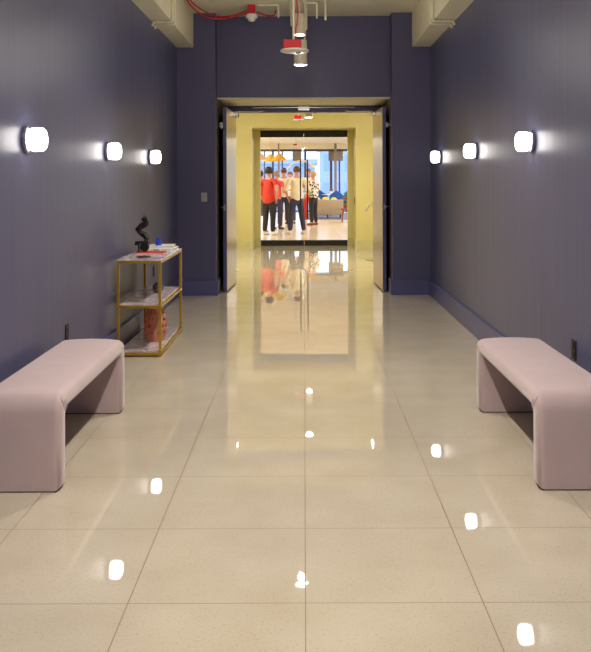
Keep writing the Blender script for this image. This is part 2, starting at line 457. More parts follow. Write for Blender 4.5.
# ------------------------------------------------------------------ console shelf
t = thing('console_table', 'tall gold framed console with three marble shelves against the left wall', 'console table', (-1.3625, 7.415, 0))
hx, hy, zt = .1825, .585, .79; b = .011
for sx in (-1, 1):
    for sy in (-1, 1):
        bm = B(); box(bm, sx*(hx-b)-b, sx*(hx-b)+b, sy*(hy-b)-b, sy*(hy-b)+b, 0, zt, bev=.001); obj('leg', bm, M_brass, t, False)
for name, z in (('top_frame', zt-.022), ('middle_frame', .40), ('bottom_frame', .012)):
    bm = B()
    for sx in (-1, 1): box(bm, sx*(hx-b)-b, sx*(hx-b)+b, -hy+2*b, hy-2*b, z, z+.022)
    for sy in (-1, 1): box(bm, -hx+2*b, hx-2*b, sy*(hy-b)-b, sy*(hy-b)+b, z, z+.022)
    obj(name, bm, M_brass, t, False)
for z, e in ((zt, 0), (.422, .024), (.034, .024)):
    bm = B(); box(bm, -hx+(.023 if e else 0), hx-(.023 if e else 0), -hy+e, hy-e, z-.004 if e else z, z+.012, bev=.002)
    obj('marble_shelf', bm, M_marble, t, False)
ZTOP = zt+.012; ZMID = .434; ZLOW = .046

# terracotta pierced vase
t = thing('terracotta_lantern', 'pierced terracotta jar with rows of triangular holes on the lowest console shelf', 'vase', (-1.31, 7.30, ZLOW))
def pierced():
    bm = B()
    prof = []
    n = 20
    for i in range(n+1):
        u = i/n; h = .285*u
        prof.append((.058+.044*math.sin(PI*min(1, .12+u*.80))**1.0, h))
    seg = 66; rows = [[bm.verts.new((r*math.cos(2*PI*k/seg), r*math.sin(2*PI*k/seg), h)) for k in range(seg)] for r, h in prof]
    for i in range(n):
        for k in range(seg):
            kk = (k+1) % seg
            u = i % 4; v = (k + (3 if (i//4) % 2 else 0)) % 6
            a, b_, c, d = rows[i][k], rows[i][kk], rows[i+1][kk], rows[i+1][k]
            hole = False
            if 3 <= i < 18:
                if u == 1 and v in (1, 2, 3, 4): hole = True      # wide row of the triangle
                if u == 2 and v in (2, 3): hole = True            # its tip
            if not hole: bm.faces.new((a, b_, c, d))
    bmesh.ops.solidify(bm, geom=bm.faces[:], thickness=.007)
    return bm
obj('jar_body', pierced(), M_terra, t, angle=60)
bm = B(); lathe(bm, [(0, 0), (.069, 0), (.069, .008), (0, .008)], 40); obj('base', bm, M_terra, t)
bm = B(); lathe(bm, [(.060, .283), (.068, .283), (.070, .291), (.067, .298), (.058, .298), (.056, .290), (.060, .283)], 40); obj('rim', bm, M_terra, t)

# mottled grey ball
m = mat('mottled_grey', (96, 92, 88), .3, var=.8, scale=45)
bm = B(); ball(bm, (0, 0, .05), .05, seg=28); o = obj('decorative_ball', bm, m); o.location = (-1.325, 7.52, ZMID)
tag(o, 'small mottled grey ball on the middle console shelf', 'ornament')
# white book stack, blue ornament, red book, tray, cup
def book(name, w, d, h, m, loc, rz, label, grp=None):
    t = thing(name, label, 'book', loc, rz, grp)
    bm = B(); box(bm, -w/2, w/2, -d/2, d/2, 0, .003); box(bm, -w/2, w/2, -d/2, d/2, h-.003, h); box(bm, -w/2, -w/2+.003, -d/2, d/2, .003, h-.003)
    obj('cover', bm, m, t, False)
    bm = B(); box(bm, -w/2+.003, w/2-.006, -d/2+.005, d/2-.005, .003, h-.003); obj('pages', bm, MATS['white_plastic'], t, False)
M_wbook = mat('white_book_cover', (236, 232, 228), .4); M_rbook = mat('red_book_cover', (206, 20, 36), .45)
book('book', .25, .30, .026, M_wbook, (-1.315, 7.74, ZTOP), 0, 'large white book lying under another white book on the console top', 'white books on the console')
book('book', .23, .27, .022, M_wbook, (-1.325, 7.75, ZTOP+.026), .06, 'white book on top of the stack, under the blue ornament', 'white books on the console')
book('book', .25, .17, .022, M_rbook, (-1.35, 7.33, ZTOP), -.04, 'red book lying flat beneath the black sculpture')
bm = B(); lathe(bm, [(0, 0), (.028, 0), (.030, .010), (.024, .016), (.019, .018), (.022, .028), (.022, .036), (.015, .042), (.018, .050), (.018, .064), (.012, .070), (0, .070)], 28)
o = obj('blue_ornament', bm, M_blue); o.location = (-1.355, 7.72, ZTOP+.048); tag(o, 'small bright blue stacked ring ornament on the white books', 'ornament')
bm = B(); lathe(bm, [(0, 0), (.05, 0), (.065, .006), (.062, .007), (.048, .004), (0, .004)], 36)
o = obj('dark_tray', bm, M_dark); o.location = (-1.365, 7.05, ZTOP); tag(o, 'small dark round dish in front of the red book on the console', 'dish')
bm = B(); lathe(bm, [(0, 0), (.017, 0), (.024, .02), (.025, .03), (.022, .03), (.020, .02), (.014, .005), (0, .004)], 24)
o = obj('small_cup', bm, MATS['steel_plate']); o.location = (-1.335, 7.50, ZTOP); tag(o, 'small grey cup between the red book and the white books', 'cup')
bm = B(); lathe(bm, [(0, 0), (.016, 0), (.018, .028), (.016, .028), (.014, .003), (0, .003)], 20)
o = obj('votive_glass', bm, M_wbook); o.location = (-1.215, 7.66-.12, ZTOP); tag(o, 'tiny pale votive cup near the right edge of the console top', 'cup')

# black twisted sculpture (stands on the red book)
t = thing('abstract_sculpture', 'black abstract sculpture of a folded zigzag ribbon standing on the red book', 'sculpture', (-1.435, 7.34, ZTOP+.022))
bm = B()
ctl = [(.03, 0, .092), (.038, .0, .118), (.020, .012, .146), (-.022, .018, .172), (-.030, .006, .196), (-.006, -.012, .222), (.030, -.012, .246), (.034, .0, .268), (.018, .01, .292), (.004, .008, .302)]
ctl = [Vector((x*1.15, y, z)) for x, y, z in ctl]; pts = ctl
prev = None; n = len(pts)
for i, p in enumerate(pts):
    tt = (pts[min(i+1, n-1)]-pts[max(i-1, 0)]).normalized()
    ang = .9*math.sin(i/n*9)
    side = (Matrix.Rotation(ang, 3, tt) @ Vector((0, 1, 0)).cross(tt).normalized())
    nrm = tt.cross(side).normalized()
    w = .017; d = .022
    q = [bm.verts.new(p+side*w+nrm*d), bm.verts.new(p-side*w+nrm*d), bm.verts.new(p-side*w-nrm*d), bm.verts.new(p+side*w-nrm*d)]
    if prev:
        for k in range(4): bm.faces.new((prev[k], prev[(k+1) % 4], q[(k+1) % 4], q[k]))
    else: bm.faces.new(q)
    prev = q
bm.faces.new(prev[::-1]); obj('zigzag_ribbon', bm, M_black, t, False)
bm = B(); box(bm, -.055, .062, -.03, .03, .070, .094, bev=.004); box(bm, -.062, -.035, -.026, .026, .058, .074, bev=.003); obj('crossbar', bm, M_black, t, False)
bm = B(); lathe(bm, [(0, -.018), (.036, -.018), (.040, -.010), (.040, .010), (.036, .018), (0, .018)], 28, (.024, -.004, .040), 'y'); obj('disc', bm, M_black, t)
bm = B(); box(bm, -.034, -.020, -.01, .01, 0, .072); box(bm, -.050, -.010, -.02, .02, 0, .006); obj('strut', bm, M_black, t, False)

# ------------------------------------------------------------------ outlets and switch
def plate(name, loc, rz, m, label, cat='outlet', grp=None, w=.072, h=.116):
    t = thing(name, label, cat, loc, rz, grp)
    bm = B(); box(bm, -w/2, w/2, -.007, 0, -h/2, h/2, bev=.002); obj('cover_plate', bm, m, t, False)
    if cat == 'outlet':
        for z in (-.026, .026):
            bm = B(); box(bm, -.017, .017, -.011, -.007, z-.015, z+.015, bev=.002); obj('socket', bm, M_dark, t, False)
    else:
        bm = B(); box(bm, -.016, .016, -.011, -.007, -.032, .032, bev=.002); obj('rocker', bm, m, t, False)
plate('wall_outlet', (-W, 5.58, .43), PI/2, M_dark, 'dark outlet plate on the left wall just above the bench')
plate('wall_outlet', (-W, 8.80, .49), PI/2, M_dark, 'dark outlet plate on the left wall behind the gold console')
plate('wall_outlet', (W, 4.92, .44), -PI/2, M_dark, 'dark outlet plate on the right wall above the bench')
plate('light_switch', (-1.26, YE, 1.24), 0, M_plate, 'pale grey light switch on the left pilaster beside the doors', 'switch', w=.075, h=.115)
plate('card_reader', (OX, YV+.45, 1.01), -PI/2, M_black, 'small black card reader on the right reveal beside the glass doors', 'switch', w=.09, h=.15)
plate('wall_switch', (-OX, YV+.5, 1.33), PI/2, M_plate, 'slim pale switch plate on the left reveal beside the glass doors', 'switch', w=.07, h=.2)

# ------------------------------------------------------------------ ceiling fittings
def cylinder_light(loc, ztop, L_, label, r=.0665, sx=0, cat='ceiling light', grp='cylinder downlights'):
    t = thing('cylinder_downlight', label, cat, loc, 0, grp)
    bm = B(); lathe(bm, [(0, L_), (r-.004, L_), (r, L_-.004), (r, 0), (r-.004, 0), (r-.006, .010), (r-.006, .02), (0, .02)], 36); obj('lamp_body', bm, M_lampbody, t)
    bm = B(); lathe(bm, [(0, -.010), (r*.5, -.007), (r-.012, 0), (r-.0045, .008), (r-.0065, .012), (0, .012)], 36); obj('lamp_lens', bm, M_lens, t)
    if ztop-loc[2]-L_ > .01:
        bm = B(); tube(bm, [(sx, 0, L_-.002), (sx, 0, ztop-loc[2])], .008, 10); obj('stem', bm, M_conduit, t)
    bm = B(); lathe(bm, [(0, ztop-loc[2]-.012), (.045, ztop-loc[2]-.012), (.045, ztop-loc[2]), (0, ztop-loc[2])], 24); obj('canopy', bm, M_conduit, t)
    return t
def spot(loc, w, size=100, blend=.6, col=(1, .86, .68), rad=.05):
    l = bpy.data.lights.new('lamp', 'SPOT'); l.energy = w; l.spot_size = math.radians(size); l.spot_blend = blend; l.color = col; l.shadow_soft_size = rad
    o = bpy.data.objects.new('lamp_light', l); COL.objects.link(o); o.location = loc; return o
def point(loc, w, col=(1, .93, .84), rad=.055):
    l = bpy.data.lights.new('lamp', 'POINT'); l.energy = w; l.color = col; l.shadow_soft_size = rad
    o = bpy.data.objects.new('added_fill_light', l); COL.objects.link(o); o.location = loc; return o  # added fill placed below a downlight lens to lift ceiling and walls
def area(loc, w, sx, sy, col=(1, .9, .75), rot=(0, 0, 0)):
    l = bpy.data.lights.new('lamp', 'AREA'); l.energy = w; l.shape = 'RECTANGLE'; l.size = sx; l.size_y = sy; l.color = col
    o = bpy.data.objects.new('lamp_light', l); COL.objects.link(o); o.location = loc; o.rotation_euler = rot; return o
WARM = (1, .925, .83)
K = 1.0
cylinder_light((-.04, 8.70, 2.972), ZC, .22, 'upper of the two lit cylinder downlights at the corridor end, under the ceiling')
cylinder_light((-.032, 8.37, 2.610), ZC, .25, 'lower of the two lit cylinder downlights, partly behind the red alarm', sx=.045)
for y in (6.1, 3.5, .9, -1.7):
    cylinder_light((-.03, y, 2.972), ZC, .22, 'cylinder downlight on the corridor ceiling above the camera, farther forward' if y > 0 else 'cylinder downlight on the corridor ceiling behind the camera')
cylinder_light((.072, 12.6, 2.40), 3.3, .20, 'lit cylinder downlight in the yellow vestibule beside the red alarm')
cylinder_light((.085, 16.0, 2.66), 3.3, .20, 'cylinder downlight in the yellow vestibule, the one nearest the glass doors')

def alarm(loc, ztop, r, label, cable=True):
    t = thing('ceiling_alarm', label, 'fire alarm', loc, 0, 'red ceiling alarms')
    k = r/.13
    bm = B(); lathe(bm, [(0, 0), (.10*k, 0), (.125*k, .006), (.13*k, .016), (.12*k, .024), (0, .024)], 44); obj('disc', bm, M_white, t)
    bm = B(); ball(bm, (.03*k, 0, -.004), .022*k, .022*k, .012*k); obj('sensor', bm, M_chrome, t)
    bm = B(); box(bm, -.10*k, .06*k, -.05*k, .05*k, .024, .024+.085*k, bev=.006*k); obj('red_housing', bm, M_red, t, False)
    bm = B(); tube(bm, [(-.01*k, 0, .024+.085*k), (-.01*k, 0, ztop-loc[2])], .010*k, 10); obj('hanging_rod', bm, M_conduit, t)
    if cable:
        bm = B(); z1 = ztop-loc[2]
        tube(bm, smooth_curve([(.015, -.02, .105), (.01, -.03, .2), (.03, -.02, .32), (.02, -.03, .5), (.04, -.02, z1)], 8), .0055, 8); obj('red_cable', bm, M_redcable, t)
alarm((-.078, 7.40, 2.590), ZC, .13, 'red ceiling alarm on a round white disc hanging in front of the downlights')
alarm((-.095, 15.5, 2.56), 3.3, .11, 'red ceiling alarm with white disc in the yellow vestibule', False)
alarm((-.24, 24.0, 2.42), 3.1, .08, 'small red and dark ceiling alarm in the lounge above the people', False)
# dome detector with red base at the left of the ceiling
t = thing('dome_detector', 'small white dome detector with red base beside the red cable', 'detector', (-.625, 10.0, ZC))
bm = B(); box(bm, -.045, .045, -.04, .04, -.11, 0, bev=.006); obj('red_base', bm, M_red, t, False)
bm = B(); lathe(bm, [(0, -.20), (.03, -.198), (.045, -.185), (.048, -.165), (.070, -.155), (.075, -.13), (.06, -.11), (0, -.11)], 30); obj('dome', bm, M_white, t)
# red cable sagging across the ceiling
bm = B()
tube(bm, smooth_curve([(-1.33, 9.0, 3.54), (-1.32, 9.7, 3.50), (-1.20, 10.1, 3.45), (-1.0, 10.2, 3.435), (-.82, 10.15, 3.46), (-.67, 10.1, 3.49)], 8), .011, 8)
tube(bm, smooth_curve([(-1.33, 9.0, 3.555), (-1.30, 9.8, 3.54), (-1.12, 10.3, 3.50), (-.9, 10.32, 3.50), (-.67, 10.15, 3.53)], 8), .008, 8)
tube(bm, smooth_curve([(-.57, 10.12, 3.50), (-.45, 10.2, 3.475), (-.36, 10.25, 3.49), (-.345, 10.3, 3.556)], 8), .010, 8)
tag(obj('red_cable', bm, M_redcable), 'red cable sagging under the ceiling at the upper left of the doors', 'cable')
# conduits
def conduit(pts, r, label, grp='ceiling conduits', m=None):
    bm = B(); tube(bm, pts, r, 10)
    return tag(obj('conduit', bm, m or M_conduit), label, 'conduit', grp)
def bend(pts, rr=.04):
    out = [Vector(pts[0])]
    P = [Vector(p) for p in pts]
    for i in range(1, len(P)-1):
        a = (P[i-1]-P[i]).normalized(); b_ = (P[i+1]-P[i]).normalized()
        for k in range(6):
            u = k/5; out.append((P[i]+a*rr)*(1-u)**2 + P[i]*2*u*(1-u) + (P[i]+b_*rr)*u**2)
    out.append(P[-1]); return out
conduit(bend([(-.12, 8.1, ZC), (-.12, 8.1, 2.985), (-.12, 8.16, 2.97)], .01), .008, 'thin beige drop conduit just left of the upper downlight')
conduit(bend([(-.16, 8.9, ZC-.02), (-.16, 9.4, ZC-.02), (-.16, 9.9, ZC-.02)], .01), .012, 'beige conduit running along the ceiling left of the downlights')
conduit(bend([(.03, 8.55, ZC), (.03, 8.55, 3.0)], .01), .009, 'thin beige drop conduit against the right side of the upper downlight')
conduit(bend([(.0, 9.6, ZC-.015), (.0, 9.6, 3.50), (.155, 9.6, 3.50), (.155, 9.6, 3.32)], .03), .010, 'beige conduit with an elbow ending right of the upper downlight')
conduit([(.255, 9.6, ZC), (.255, 9.6, 3.37), (.255, 9.6, 3.36), (.255, 9.6, 3.30)], [.011, .011, .015, .013], 'short straight beige sprinkler drop, the farthest right of the drops')
conduit(bend([(-.54, 9.95, ZC-.013), (-.30, 9.95, ZC-.013), (-.30, 9.95, 3.40)], .03), .011, 'beige conduit along the ceiling between the dome detector and the downlights')
for s, xs, lab in ((-1, 1.39, 'left'), (1, 1.37, 'right')):
    for k, (dy, w_) in enumerate(((0, 'nearer'), (.15, 'farther'))):
        y = 8.70+dy; xi = s*(xs-.016); zb = 3.13-.016; xw = s*(W-.02)
        conduit(bend([(xi, y, ZC), (xi, y, zb), (xw, y, zb), (xw, y, zb-.045)], .03), .016, f'beige conduit wrapping under the {lab} ceiling beam, the {w_} of its pair', f'conduits on the {lab} beam')

# ------------------------------------------------------------------ sign stand in the vestibule
t = thing('sign_stand', 'slim floor stand with slanted sign plate half hidden by the right metal door', 'sign stand', (1.29, 15.0, 0))
bm = B(); lathe(bm, [(0, 0), (.19, 0), (.19, .008), (.03, .016), (0, .016)], 36); obj('base', bm, M_chrome, t)
bm = B(); tube(bm, [(0, 0, .01), (0, 0, 1.10)], .012, 12); obj('pole', bm, M_chrome, t)
bm = B(); box(bm, -.32, .12, -.14, .14, -.006, .006, bev=.002)
o = obj('sign_plate', bm, M_chrome, t, False); o.location = (.02, 0, 1.13); o.rotation_euler = (0, -math.radians(50), 0)

# ------------------------------------------------------------------ lounge shell
ZL = 3.1
struct('wall_lounge_left', [(-5.5, -5.35, YG+.1, YW, 0, ZL)], M_roomwall)
struct('wall_lounge_right', [(5.35, 5.5, YG+.1, YW, 0, ZL)], M_roomwall)
struct('wall_lounge_front', [(-5.5, -2.6, YG, YG+.1, 0, ZL), (2.6, 5.5, YG, YG+.1, 0, ZL)], M_roomwall)
struct('ceiling_lounge', [(-5.5, 5.5, YG+.1, YW+.1, ZL, ZL+.1)], M_cream)
struct('wall_window_head', [(-5.35, 5.35, YW-.12, YW+.1, 2.86, ZL)], M_cream)
w = sempty('window_1', (0, YW, 0))
bm = B(); box(bm, -5.35, 5.35, .0, .012, .0, 2.78); obj('pane', bm, M_glass, w, False)
bm = B(); box(bm, -5.35, 5.35, -.08, .06, 2.76, 2.86); obj('head_rail', bm, M_bronze, w, False)
bm = B(); box(bm, -5.35, 5.35, -.05, .05, .0, .06); obj('sill_rail', bm, M_bronze, w, False)
for x, wd in ((-4.6, .07), (-3.1, .07), (-1.80, .05), (-1.42, .09), (-.99, .06), (.06, .10), (1.24, .11), (1.62, .07), (3.1, .07), (4.6, .07)):
    bm = B(); box(bm, x-wd/2, x+wd/2, -.06, .05, .06, 2.76); obj('mullion', bm, M_bronze, w, False)
struct('trim_6', [(-1.18, -1.10, YW-.5, YW-.40, 0, ZL), (1.37, 1.48, YW-.5, YW-.39, 0, ZL)], M_column)
for x0, x1, lab in ((-.52, -.12, 'short taupe roller shade at the top of the window above the group'), (1.12, 1.78, 'short taupe roller shade at the top right of the lounge window')):
    t = thing('roller_shade', lab, 'window shade', ((x0+x1)/2, YW-.15, 2.76), 0, 'roller shades'); h = (x1-x0)/2
    bm = B(); tube(bm, [(-h, 0, -.03), (h, 0, -.03)], .03, 14); obj('roller', bm, M_column, t)
    bm = B(); box(bm, -h, h, -.004, .004, -.42, -.03); box(bm, -h, h, -.01, .01, -.44, -.42); obj('shade_cloth', bm, M_column, t, False)
# buildings outside
M_bld = mat('pale_blue_building', (196, 214, 240), .8, var=.08, scale=.2)
M_bld2 = mat('pale_grey_building', (200, 208, 218), .8)
M_win = mat('building_window_glass', (168, 196, 236), .5)
def building(x0, x1, y0, y1, z1, m, label, nx, nz):
    t = thing('building', label, 'building', ((x0+x1)/2, y0, -6))
    hx = (x1-x0)/2; hz = z1+6
    bm = B(); box(bm, -hx, hx, 0, y1-y0, 0, hz); obj('facade', bm, m, t, False)
    bm = B(); box(bm, -hx-.3, hx+.3, -.3, y1-y0+.3, hz, hz+.5); obj('parapet', bm, m, t, False)
    for i in range(nx):
        for k in range(nz):
            bm = B(); x = -hx+(i+.5)*2*hx/nx; z = (k+.5)*hz/nz; box(bm, x-hx/nx*.6, x+hx/nx*.6, -.06, .02, z-hz/nz*.3, z+hz/nz*.3); obj('window', bm, M_win, t, False)
building(-5, 1.2, 90, 100, 3.2, M_bld, 'low pale blue building outside the lounge window behind the group', 5, 4)
building(1.6, 5.4, 75, 84, 4.3, M_bld, 'pale blue block outside the window above the sofa', 4, 4)
building(6.5, 13, 110, 120, 6, M_bld2, 'pale grey block outside at the right of the lounge window', 5, 5)
building(-20, -7, 110, 120, 7, M_bld2, 'pale grey block outside at the left of the lounge window', 6, 5)
struct('ground_outside', [(-120, 120, YW+2, 300, -6.3, -6)], mat('pale_paving', (170, 172, 176), .8))

# ------------------------------------------------------------------ lounge furniture
struct_rug = B(); box(struct_rug, .1, 3.4, 30.2, 36.2, 0, .012, bev=.003)
tag(obj('area_rug', struct_rug, M_rug, None, False), 'grey blue rug under the taupe sofa', 'rug')
t = thing('sofa', 'taupe sofa with its back to the glass doors', 'sofa', (.95, 30.95, .012))
bm = B(); box(bm, -.60, .52, 0, .16, .14, .70, bev=.02); obj('backrest', bm, M_sofa, t)
bm = B(); box(bm, -.60, .52, .162, .85, .14, .38, bev=.02); obj('seat_base', bm, M_sofa, t)
for k in (0, 1):
    bm = B(); box(bm, -.47+k*.435, -.045+k*.435, .165, .86, .382, .50, bev=.03); obj('seat_cushion', bm, M_cushion, t)
    bm = B(); box(bm, (-.60, .41)[k], (-.48, .52)[k], .164, .84, .382, .60, bev=.02); obj('armrest', bm, M_sofa, t)
for x in (-.5, -.06, .42):
    for y in (.06, .78):
        bm = B(); tube(bm, [(x, y, 0), (x, y, .15)], [.012, .018], 10); obj('leg', bm, M_black, t)
for i, (x, y, z, m_, lab) in enumerate(((.50, 31.42, .65, M_cushion, 'pale grey cushion standing on the left of the sofa'), (.80, 31.35, .66, M_yelcush, 'yellow cushion standing in the middle of the sofa'), (1.12, 31.35, .64, M_yelcush, 'yellow cushion standing at the right of the sofa'))):
    bm = B(); ball(bm, (0, 0, 0), .125, .055, .15, 20)
    for v in bm.verts:
        k = 1+.25*abs(v.co.x/.125*v.co.z/.15); v.co.x *= k; v.co.z *= k
    o = obj('cushion', bm, m_); o.location = (x, y, z); o.rotation_euler = (-.25, .1*(i-1), 0); tag(o, lab, 'cushion', 'sofa cushions')
t = thing('round_table', 'white round pedestal table behind the sofa near the window', 'table', (1.20, 34.3, .012))
bm = B(); lathe(bm, [(0, .82), (.44, .82), (.45, .83), (.45, .845), (0, .85)], 40); obj('tabletop', bm, M_white, t)
bm = B(); tube(bm, [(0, 0, .02), (0, 0, .82)], .03, 14); obj('pedestal', bm, M_white, t)
bm = B(); lathe(bm, [(0, 0), (.25, 0), (.25, .01), (.04, .03), (0, .03)], 36); obj('foot', bm, M_white, t)
t = thing('vase_of_flowers', 'small white vase of dark flowers on the round white table', 'vase', (1.12, 34.25, .862))
bm = B(); lathe(bm, [(0, 0), (.04, 0), (.06, .05), (.04, .11), (.03, .12), (0, .12)], 20); obj('vase', bm, M_white, t)
bm = B()
for k in range(9):
    a = k*2.4; ball(bm, (.045*math.cos(a), .045*math.sin(a), .17+.02*(k % 3)), .03, seg=8)
obj('flowers', bm, M_rust, t)
def lounge_chair(loc, rz, m_, label):
    t = thing('lounge_chair', label, 'chair', loc, rz, 'blue lounge chairs')
    bm = B(); box(bm, -.26, .26, -.25, .25, .44, .54, bev=.03); obj('seat', bm, m_, t)
    bm = B(); n = 12
    for sgn in (0,):
        rows = []
        for i in range(n+1):
            a = math.radians(200+140*i/n)
            rows.append([(.30*math.cos(a), .28*math.sin(a)), (.25*math.cos(a), .23*math.sin(a))])
        prev = None
        for i, ((xo, yo), (xi, yi)) in enumerate(rows):
            hgt = 1.02-.22*abs(i/n-.5)*2
            q = [bm.verts.new((xo, yo, .46)), bm.verts.new((xo, yo, hgt)), bm.verts.new((xi, yi, hgt)), bm.verts.new((xi, yi, .46))]
            if prev:
                for k in range(4): bm.faces.new((prev[k], prev[(k+1) % 4], q[(k+1) % 4], q[k]))
            else: bm.faces.new(q)
            prev = q
        bm.faces.new(prev[::-1])
    obj('backrest', bm, m_, t)
    for sx in (-1, 1):
        for sy in (-1, 1):
            bm = B(); tube(bm, [(sx*.24, sy*.22, 0), (sx*.19, sy*.18, .45)], [.011, .016], 10); obj('leg', bm, M_black, t)
lounge_chair((.78, 35.0, .012), -.5, M_bluecloth, 'blue curved back chair at the left of the round white table')
lounge_chair((1.30, 33.45, .012), 0, M_bluecloth, 'blue curved back chair between the sofa and the round table')
lounge_chair((1.72, 35.0, .012), .6, M_teal, 'teal curved back chair at the right of the round white table')
# plant on stool at right edge
t = thing('wooden_stool', 'rust red round wooden stool at the right edge of the glass door view', 'stool', (1.43, 28.6, 0))
bm = B(); lathe(bm, [(0, .42), (.17, .42), (.18, .44), (.17, .47), (0, .47)], 28); obj('seat', bm, M_rust, t)
for k in range(4):
    a = PI/4+k*PI/2; bm = B(); tube(bm, [(.17*math.cos(a), .17*math.sin(a), 0), (.12*math.cos(a), .12*math.sin(a), .43)], .018, 10); obj('leg', bm, M_rust, t)
t = thing('potted_plant', 'small leafy plant with red blooms in a dark pot on the rust stool', 'plant', (1.43, 28.6, .47))
bm = B(); lathe(bm, [(0, 0), (.06, 0), (.09, .14), (.08, .14), (.075, .12), (0, .12)], 24); obj('pot', bm, M_rust, t)
bm = B()
for k in range(26):
    a = k*2.4; r_ = .05+.09*((k*7) % 10)/10; z = .16+.16*((k*3) % 8)/8
    tip = Vector((r_*1.6*math.cos(a), r_*1.6*math.sin(a), z)); base = Vector((.02*math.cos(a), .02*math.sin(a), .12)); mid = (tip+base)/2+Vector((0, 0, .05))
    side = Vector((-math.sin(a), math.cos(a), 0))*.02
    v = [bm.verts.new(base), bm.verts.new(mid+side), bm.verts.new(tip), bm.verts.new(mid-side), bm.verts.new(mid+Vector((0, 0, -.004)))]
    bm.faces.new(v[:4]); bm.faces.new((v[0], v[1], v[4])); bm.faces.new((v[4], v[2], v[3]))
obj('leaves', bm, M_leaf, t)
bm = B()
for k in range(7): a = k*2.4; ball(bm, (.07*math.cos(a), .07*math.sin(a), .33+.02*(k % 3)), .03, seg=8)
obj('blooms', bm, M_red, t)
# pendants
def pendant(loc, m_, label, r=.24):
    t = thing('pendant_lamp', label, 'pendant lamp', loc, 0, 'cone pendant lamps')
    bm = B(); lathe(bm, [(.02, .22), (.05, .21), (r, .02), (r, 0), (r-.012, 0), (r-.012, .018), (.045, .20), (.02, .205)], 36); obj('lamp_shade', bm, m_, t)
    bm = B(); ball(bm, (0, 0, .10), .035); obj('bulb', bm, M_lens, t)
    bm = B(); tube(bm, [(0, 0, .12), (0, 0, ZL-loc[2])], .006, 8); obj('cord', bm, M_gold, t)
pendant((-1.05, 26.0, 2.04), M_gold, 'mustard cone pendant lamp, the middle of the three over the group')
pendant((-.76, 25.6, 2.05), M_gold, 'mustard cone pendant lamp, the rightmost of the three over the group')
pendant((-1.33, 24.8, 2.06), M_paleshade, 'pale pink cone pendant lamp at the left over the group', .26)
# curved white arc, given an invented floor-lamp base and shade
t = thing('white_arc', 'tall white curved arc behind the group, on an invented lamp stand', 'floor lamp', (-.72, 31.0, 0))
bm = B(); lathe(bm, [(0, 0), (.18, 0), (.18, .03), (0, .035)], 30); obj('base', bm, M_white, t)
bm = B(); pts = [(0, 0, .02), (0, 0, 1.3)]+[(.62-.62*math.cos(a*PI/16), 0, 1.45+.72*math.sin(a*PI/16)) for a in range(0, 13)]
tube(bm, smooth_curve(pts, 4), .03, 12); obj('arm', bm, M_white, t)
bm = B(); lathe(bm, [(0, .10), (.05, .10), (.14, 0), (.13, 0), (.04, .08), (0, .08)], 28, (1.06, 0, 1.92)); obj('lamp_shade', bm, M_white, t)

# ------------------------------------------------------------------ people
M_skin = mat('skin_warm', (206, 150, 122), .55); M_skin2 = mat('skin_brown', (150, 100, 76), .55)
M_hairD = mat('dark_hair', (42, 30, 28), .6, bump=.4); M_hairG = mat('grey_blond_hair', (156, 138, 110), .6, bump=.4); M_hairB = mat('blond_hair', (200, 160, 90), .6, bump=.4)
M_hairBr = mat('brown_hair', (92, 66, 50), .6, bump=.4)
M_cred = mat('red_shirt_cloth', (206, 56, 36), .8); M_cpink = mat('pink_shirt_cloth', (226, 90, 96), .8); M_cwhite = mat('white_shirt_cloth', (238, 234, 226), .8)
M_ccream = mat('cream_shirt_cloth', (232, 224, 200), .8); M_navyp = mat('navy_trouser_cloth', (52, 52, 78), .8); M_blackp = mat('black_trouser_cloth', (34, 30, 34), .8); M_greyp = mat('grey_skirt_cloth', (88, 82, 84), .8)
M_shoeW = mat('white_shoe', (232, 228, 224), .5); M_shoeB = mat('black_shoe', (30, 26, 26), .4); M_shoeR = mat('brown_sandal', (130, 70, 56), .5)
def pattern():
    m = mat('black_white_print', (240, 236, 228), .8); nt = m.node_tree; b = nt.nodes['Principled BSDF']
    v = nt.nodes.new('ShaderNodeTexVoronoi'); v.inputs['Scale'].default_value = 16; tc = nt.nodes.new('ShaderNodeTexCoord')
    nt.links.new(tc.outputs['Object'], v.inputs['Vector'])
    r = nt.nodes.new('ShaderNodeValToRGB'); r.color_ramp.interpolation = 'CONSTANT'
    r.color_ramp.elements[0].color = lin((28, 26, 28)); r.color_ramp.elements[1].position = .45; r.color_ramp.elements[1].color = lin((236, 230, 220))
    nt.links.new(v.outputs['Distance'], r.inputs['Fac']); nt.links.new(r.outputs[0], b.inputs['Base Color']); return m
M_print = pattern()

def skin_mesh(name, verts, edges, radii, root, m, parent, extra=None, sub=2):
    """skeleton -> skin -> subdivided mesh, baked to one mesh; extra() may add fingers etc. to it"""
    me = bpy.data.meshes.new(name+'_skeleton'); me.from_pydata(verts, edges, []); me.update()
    o = bpy.data.objects.new(name+'_skeleton', me); COL.objects.link(o)
    md = o.modifiers.new('skin', 'SKIN'); md.use_smooth_shade = True; md.branch_smoothing = .6
    sv = me.skin_vertices
    if not sv: 
        bpy.context.view_layer.objects.active = o
    for i, r in enumerate(radii):
        sv[0].data[i].radius = r if isinstance(r, tuple) else (r, r)
        sv[0].data[i].use_root = (i == root)
    s = o.modifiers.new('sub', 'SUBSURF'); s.levels = sub; s.render_levels = sub
    dg = bpy.context.evaluated_depsgraph_get(); dg.update()
    bm = B(); ev = o.evaluated_get(dg); tm = ev.to_mesh(); bm.from_mesh(tm); ev.to_mesh_clear()
    bpy.data.objects.remove(o); bpy.data.meshes.remove(me)
    if extra: extra(bm)
    return obj(name, bm, m, parent, angle=80)
